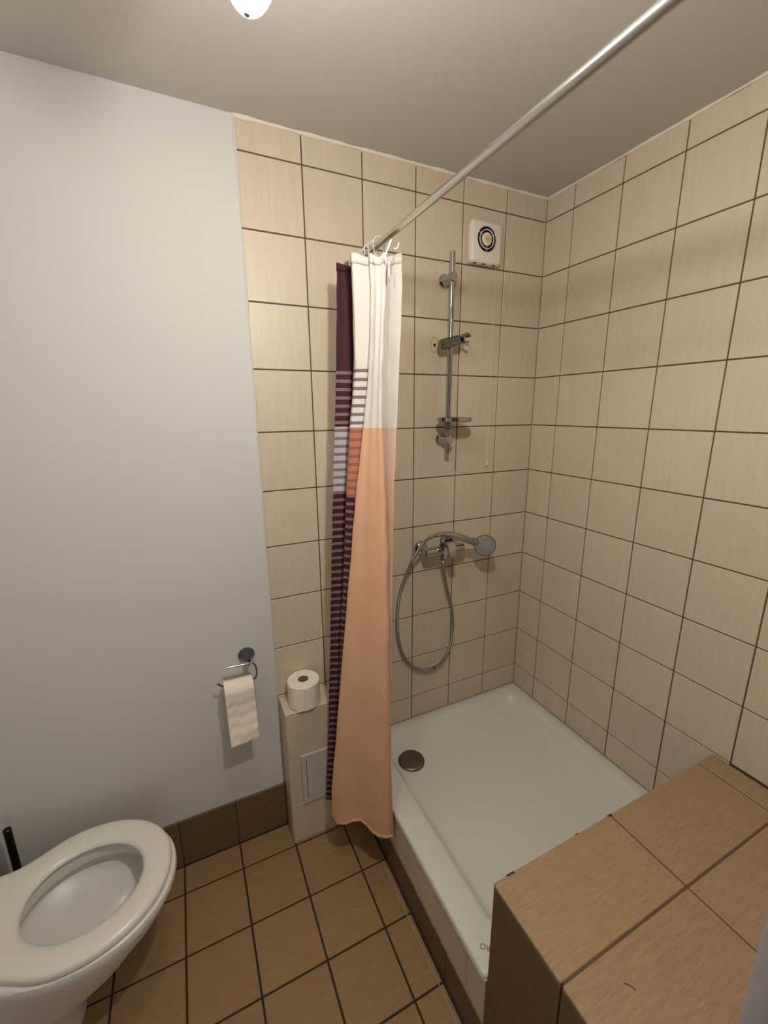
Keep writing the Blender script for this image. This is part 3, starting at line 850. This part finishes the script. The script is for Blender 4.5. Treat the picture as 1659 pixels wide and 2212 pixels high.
rel(obj('hose_nut', cyl(hp[-10], hp[-1], .0092, 16, .001), M['chrome'], hs, 40), hs)
rel(obj('hose_clip', bm_tube([hp[12 * 6 + 6], hp[12 * 6 + 7]], .0072, 14), M['gap'], hs), hs)['label'] = 'dark mark on the hose'

# ------------------------------------------------------------------ curtain rod
RX, RZ = -.873, 2.174
rod = thing('curtain_rod', 'long chrome curtain rod crossing under the ceiling', 'curtain rod', (RX, -1.1, RZ))
rel(obj('tube', cyl((RX, -.002, RZ), (RX, YF + .002, RZ), .0096, 32), M['rod'], rod, 40), rod)
rel(obj('flange', bm_lathe([(0, 0), (.024, 0), (.025, .004), (.022, .012), (.0135, .018), (.0125, .030), (.0098, .032)], (RX, -.0005, RZ), (0, -1, 0), 36), M['chrome'], rod, 45), rod)
rel(obj('flange', bm_lathe([(0, 0), (.024, 0), (.025, .004), (.022, .012), (.0135, .018), (.0125, .030), (.0098, .032)], (RX, YF + .0005, RZ), (0, 1, 0), 36), M['chrome'], rod, 45), rod)

# ------------------------------------------------------------------ shower curtain
R_ = {
'S': [(-0.892, -0.33, 2.124), (-0.901, -0.336, 2.0), (-0.915, -0.344, 1.815), (-0.92, -0.351, 1.653), (-0.916, -0.359, 1.457), (-0.914, -0.367, 1.264), (-0.917, -0.378, 0.95), (-0.917, -0.390, 0.601), (-0.916, -0.396, 0.412), (-0.913, -0.402, 0.190)],
'AL': [(-0.93, -0.3, 2.127), (-0.925, -0.295, 2.007), (-0.932, -0.287, 1.819), (-0.95, -0.28, 1.652), (-0.976, -0.273, 1.447), (-0.996, -0.266, 1.246), (-1.03, -0.255, 0.913), (-1.067, -0.245, 0.544), (-1.087, -0.239, 0.344), (-1.091, -0.236, 0.192)],
'BR': [(-0.843, -0.335, 2.128), (-0.846, -0.34, 2.005), (-0.859, -0.347, 1.817), (-0.869, -0.352, 1.652), (-0.882, -0.359, 1.454), (-0.889, -0.365, 1.26), (-0.900, -0.374, 0.943), (-0.908, -0.384, 0.592), (-0.909, -0.389, 0.4), (-0.909, -0.393, 0.208)],
'CL': [(-0.969, -0.27, 2.131), (-0.963, -0.262, 2.01), (-0.959, -0.251, 1.821), (-0.975, -0.241, 1.651), (-0.99, -0.23, 1.441), (-1.0, -0.22, 1.232), (-1.02, -0.204, 0.883), (-1.039, -0.189, 0.488), (-1.052, -0.183, 0.318), (-1.061, -0.178, 0.205)],
'DR': [(-0.899, -0.15, 2.15), (-0.897, -0.151, 2.04), (-0.902, -0.152, 1.831), (-0.917, -0.153, 1.646), (-0.935, -0.154, 1.423), (-0.95, -0.155, 1.203), (-0.979, -0.157, 0.846), (-1.006, -0.159, 0.451), (-1.02, -0.159, 0.282), (-1.03, -0.16, 0.203)],
'DL': [(-0.98, -0.175, 2.131), (-0.983, -0.173, 2.027), (-0.991, -0.169, 1.827), (-1.001, -0.166, 1.649), (-1.014, -0.162, 1.432), (-1.026, -0.159, 1.217), (-1.044, -0.154, 0.862), (-1.065, -0.149, 0.467), (-1.076, -0.148, 0.319), (-1.085, -0.146, 0.192)],
'E': [(-0.905, -0.045, 2.131), (-0.91, -0.05, 2.027), (-0.92, -0.06, 1.827), (-0.93, -0.07, 1.649), (-0.94, -0.08, 1.432), (-0.95, -0.09, 1.217), (-0.97, -0.105, 0.862), (-0.98, -0.122, 0.467), (-0.99, -0.124, 0.319), (-0.99, -0.125, 0.192)]}
order = ['S', 'AL', 'BR', 'CL', 'DR', 'DL', 'E']
NV = 90
cols = {k: spline(v, 10) for k, v in R_.items()}
for k in cols: assert len(cols[k]) == NV + 1
# z of the lower hem across the front panel (rounded left corner, dipping right corner)
def section(j):
    """plan polyline at level j, folds rounded"""
    t = j / NV
    pts = []
    P = [cols[k][j] for k in order]
    low = max(0.0, (t - .2) / .8)
    for q in range(len(P) - 1):
        a, b = P[q], P[q + 1]; d = b - a; L = d.length
        nrm = Vector((d.y, -d.x, 0)).normalized()     # sideways in plan
        n = 9
        for s in range(n):
            f = s / n
            amp = 0.0
            if q == 0:      # broad front panel: soft waves growing downwards
                amp = .010 * low * math.sin(2 * math.pi * f * 1.25 + .4) + .003 * math.sin(2 * math.pi * f * 2.2 + 3 * t)
            elif q == 1:
                amp = .014 * math.sin(math.pi * f) + .002 * low * math.sin(9 * f)
            elif q == 2:
                amp = -.016 * math.sin(math.pi * f) ** 1.5 + (.004 * math.sin(math.pi * f * 7) if f > .55 else 0)
            elif q == 3:
                amp = .012 * math.sin(math.pi * f)
            elif q == 4:
                amp = .006 * math.sin(math.pi * f) * (1 + .4 * math.sin(7 * t)) - .003 * math.sin(math.pi * 3 * f)
            else:
                amp = .006 * math.sin(math.pi * f)
            env = min(1, f * 8) * min(1, (1 - f) * 8)
            pts.append((a + d * f - nrm * amp * env, q + f))
    pts.append((P[-1], 6.0))
    # one corner cut on each fold keeps them round but tight
    out = [pts[0]]
    for i in range(1, len(pts) - 1):
        p, u = pts[i]
        if abs(u - round(u)) < 1e-6:
            p0, p1 = pts[i - 1][0], pts[i + 1][0]
            out.append((p.lerp(p0, .22), u - .02)); out.append((p.lerp(p.lerp((p0 + p1) / 2, .12), 1), u)); out.append((p.lerp(p1, .22), u + .02))
        else: out.append(pts[i])
    out.append(pts[-1])
    return out
secs = [section(j) for j in range(NV + 1)]
bm = bmesh.new(); uvl = bm.loops.layers.uv.new('UVMap')
grid = []
for j, s in enumerate(secs):
    row = []
    for p, u in s:
        q = p.copy()
        # scalloped top between rings and shaped bottom hem
        if j < 6:
            q.z -= (1 - j / 6) * .012 * (0.5 - 0.5 * math.cos(2 * math.pi * (u % 1.0)))
        if j > NV - 14 and u <= 1.02:
            wgt = (j - (NV - 14)) / 14
            f = min(1, u)
            q.z -= wgt * (.004 * math.sin(f * 9) - .022 * math.exp(-((f - .55) / .2) ** 2) + (-.030) * max(0, (f - .90) / .10) ** 2 - .004)
            q.y -= wgt ** 2 * (.018 * math.sin(f * 3.14)) * .6
        if 3 < j < NV:
            q += Vector((math.sin(j * .9 + u * 7), math.cos(j * .7 + u * 5), 0)) * .0006
        row.append((bm.verts.new(q), u, q.z))
    grid.append(row)
for a, b in zip(grid, grid[1:]):
    for i in range(len(a) - 1):
        f = bm.faces.new((a[i][0], a[i + 1][0], b[i + 1][0], b[i][0])); f.smooth = True
        for lp, src in zip(f.loops, (a[i], a[i + 1], b[i + 1], b[i])): lp[uvl].uv = (src[1], src[2])
curt = thing('shower_curtain', 'gathered fabric shower curtain with peach, white and striped purple blocks', 'shower curtain', (-.95, -.25, .19))
cl = rel(obj('cloth', bm, M['curtain'], curt), curt)
md = cl.modifiers.new('thick', 'SOLIDIFY'); md.thickness = .0009; md.offset = 0
# top hem: doubled strip standing proud of the cloth, seen on the camera side
def strip(j0, j1, off, name, u_lo=0, u_hi=6):
    bm = bmesh.new(); uvl = bm.loops.layers.uv.new('UVMap'); g = []
    for j in range(j0, j1 + 1):
        r_ = []
        S_ = [(v.co.copy(), u, z) for (v, u, z) in []]
        for i, (co, u) in enumerate(hemcos[j]):
            if not (u_lo <= u <= u_hi): continue
            pa = hemcos[j][max(0, i - 1)][0]; pb = hemcos[j][min(len(hemcos[j]) - 1, i + 1)][0]
            t_ = (pb - pa); n_ = Vector((t_.y, -t_.x, 0)).normalized()
            if n_.dot(CAM - co) < 0: n_ = -n_
            q = co + n_ * off
            r_.append((bm.verts.new(q), u, co.z))
        g.append(r_)
    for a, b in zip(g, g[1:]):
        for i in range(len(a) - 1):
            f = bm.faces.new((a[i][0], a[i + 1][0], b[i + 1][0], b[i][0])); f.smooth = True
            for lp, src in zip(f.loops, (a[i], a[i + 1], b[i + 1], b[i])): lp[uvl].uv = (src[1], src[2])
    return bm
me = cl.data; per = len(secs[0]); off_ = Vector(curt.location)
hemcos = [[(me.vertices[j * per + i].co + off_, secs[j][i][1]) for i in range(per)] for j in range(NV + 1)]
h1 = rel(obj('top_hem', strip(0, 3, .0016, 'top_hem'), M['curtain'], curt), curt)
md = h1.modifiers.new('thick', 'SOLIDIFY'); md.thickness = .0012; md.offset = 0
h2 = rel(obj('bottom_hem', strip(NV - 1, NV, .0013, 'bottom_hem', 0, 1.0), M['curtain'], curt), curt)
md = h2.modifiers.new('thick', 'SOLIDIFY'); md.thickness = .001; md.offset = 0
# overlocked free edge, slightly wavy
ed = []
for j in range(NV + 1):
    p = hemcos[j][0][0].copy(); ed.append(p + Vector((.0012 * math.sin(j * .8), -.0010, 0)))
bm = bmesh.new(); bm = bm_tube(ed, .0019, 6)
uvl = bm.loops.layers.uv.get('UVMap')
for f in bm.faces:
    for lp in f.loops: lp[uvl].uv = (0.1, lp.vert.co.z)
rel(obj('edge_seam', bm, M['curtain'], curt, 60), curt)

# rings: clear plastic loops over the rod, hooked through the top hem
def make_ring(y, tx, ty, tz, tilt, label):
    t = thing('curtain_ring', label, 'curtain ring', (RX, y, RZ), group='clear rings holding the curtain')
    c = []
    top = Vector((RX, y, RZ)); end = Vector((tx, ty, tz))
    for k in range(0, 15):
        a = math.radians(205 - 230 * k / 14)
        c.append(top + Vector((math.cos(a) * .0185, tilt * math.sin(a), math.sin(a) * .0185 + .001)))
    A = c[0]; B = c[-1]
    mid = (A + end) / 2
    left = [end + Vector((0.004, 0, -.006)), end + Vector((-.006, 0, .002)), mid + Vector((-.005, 0, 0))]
    rightp = [B.lerp(end, .5) + Vector((.008, 0, 0)), end + Vector((.009, 0, -.002))]
    path = spline(left + c[::2] + rightp, 5)
    rel(obj('hoop', bm_tube(path, .0018, 8), M['ring'], t, 60), t)
    return t
ringy = [(-.052, 'P', 0), (-.085, 'P', 1), (-.128, 'C', 2), (-.158, 'C', 3), (-.176, 'C', 4), (-.205, 'A', 5), (-.243, 'A', 6)]
labs = ['clear curtain ring nearest the tiled wall', 'clear curtain ring second from the tiled wall, behind the purple fold', 'clear curtain ring over the inner end of the white fold',
        'clear curtain ring in the middle of the bunched rings', 'clear curtain ring just behind the paired thin loops', 'clear curtain ring next to the large open loop', 'large white curtain ring nearest the camera, open loop on the rod']
targets = [(-.905, -.060, 2.125), (-.905, -.12, 2.125), (-.905, -.150, 2.130), (-.915, -.19, 2.125), (-.915, -.215, 2.122), (-.905, -.262, 2.118), (-.899, -.296, 2.122)]
for (y, _, k), lb in zip(ringy, labs):
    make_ring(y, *targets[k], .004 * (k % 3 - 1), lb)
# two loose hooks and a tie on the free corner of the curtain
tie = thing('curtain_hook', 'white hook with a hanging end on the near corner of the curtain', 'hook', (-.893, -.345, 2.12))
rel(obj('hook', bm_tube(spline([(-.886, -.350, 2.150), (-.891, -.350, 2.138), (-.898, -.348, 2.122), (-.903, -.347, 2.104), (-.899, -.3475, 2.092)], 5), .0026, 8), M['white_tie'], tie, 60), tie)
rel(obj('tail', bm_tube(spline([(-.893, -.350, 2.098), (-.894, -.352, 2.078), (-.894, -.352, 2.058)], 5), .0019, 8), M['white_tie'], tie, 60), tie)
hk = thing('curtain_hook', 'short curved white hook at the top right end of the curtain', 'hook', (-.868, -.35, 2.13))
rel(obj('hook', bm_tube(spline([(-.864, -.352, 2.145), (-.866, -.352, 2.136), (-.872, -.351, 2.129), (-.878, -.350, 2.131)], 5), .0018, 8), M['white_tie'], hk, 60), hk)

# ------------------------------------------------------------------ ceiling lamp with two glass heads
ROSE = Vector((-1.22, -.95, ZC))
lamp = thing('ceiling_lamp', 'lit glass ceiling lamp cut off by the top edge', 'lamp', ROSE)
def lamp_head(LT, AX, soft=''):
    """LT: lowest point of the glass, AX: direction from there up to the socket"""
    AX = AX.normalized()
    prof = [(0, 0)] + [(.043 * math.sin(math.radians(a)) ** .9, .085 * (1 - math.cos(math.radians(a)))) for a in range(8, 100, 7)] + [(.040, .125), (.034, .150), (.030, .165)]
    rel(obj('glass_shade', bm_lathe(prof, LT, AX, 40), M['shade'], lamp, 60), lamp)
    rel(obj('finial', cyl(LT - AX * .0012, LT + AX * .005, .0042, 16, .0008), M['drain'], lamp, 40), lamp)
    bp = [(0, .0)] + [(.034 * math.sin(math.radians(a)), .034 * (1 - math.cos(math.radians(a)))) for a in range(12, 73, 12)]
    rel(obj('bulb', bm_lathe(bp, LT + AX * .030, AX, 28), M['bulb' + soft], lamp, 60), lamp)
    bq = [bp[-1], (.034, .034), (.033, .050), (.026, .075), (.015, .098), (.013, .11), (0, .11)]
    rel(obj('bulb_side', bm_lathe(bq, LT + AX * .030, AX, 28), M['bulb_side' + soft], lamp, 60), lamp)
    rel(obj('socket', cyl(LT + AX * .122, LT + AX * .172, .018, 24, .002), M['fan'], lamp, 40), lamp)
    rel(obj('cap', cyl(LT + AX * .155, LT + AX * .170, .024, 32, .003), M['chrome'], lamp, 40), lamp)
    c = LT + AX * .168
    arm = spline([c, c + AX * .03, ROSE + Vector((0, 0, -.045)).lerp(c - ROSE, .3), ROSE + Vector((0, 0, -.02))], 8)
    rel(obj('arm', bm_tube(arm, .006, 12), M['chrome'], lamp, 60), lamp)
lamp_head(Vector((-1.302, -.722, 2.262)), Vector((.10, -.16, 1)), '_soft')
lamp_head(Vector((-1.12, -1.10, 2.135)), Vector((-.05, .12, 1)))
rel(obj('ceiling_rose', bm_lathe([(0, 0), (.05, 0), (.05, -.006), (.042, -.020), (.010, -.026), (0, -.026)], ROSE - Vector((0, 0, .0005)), (0, 0, 1), 36), M['fan'], lamp, 40), lamp)
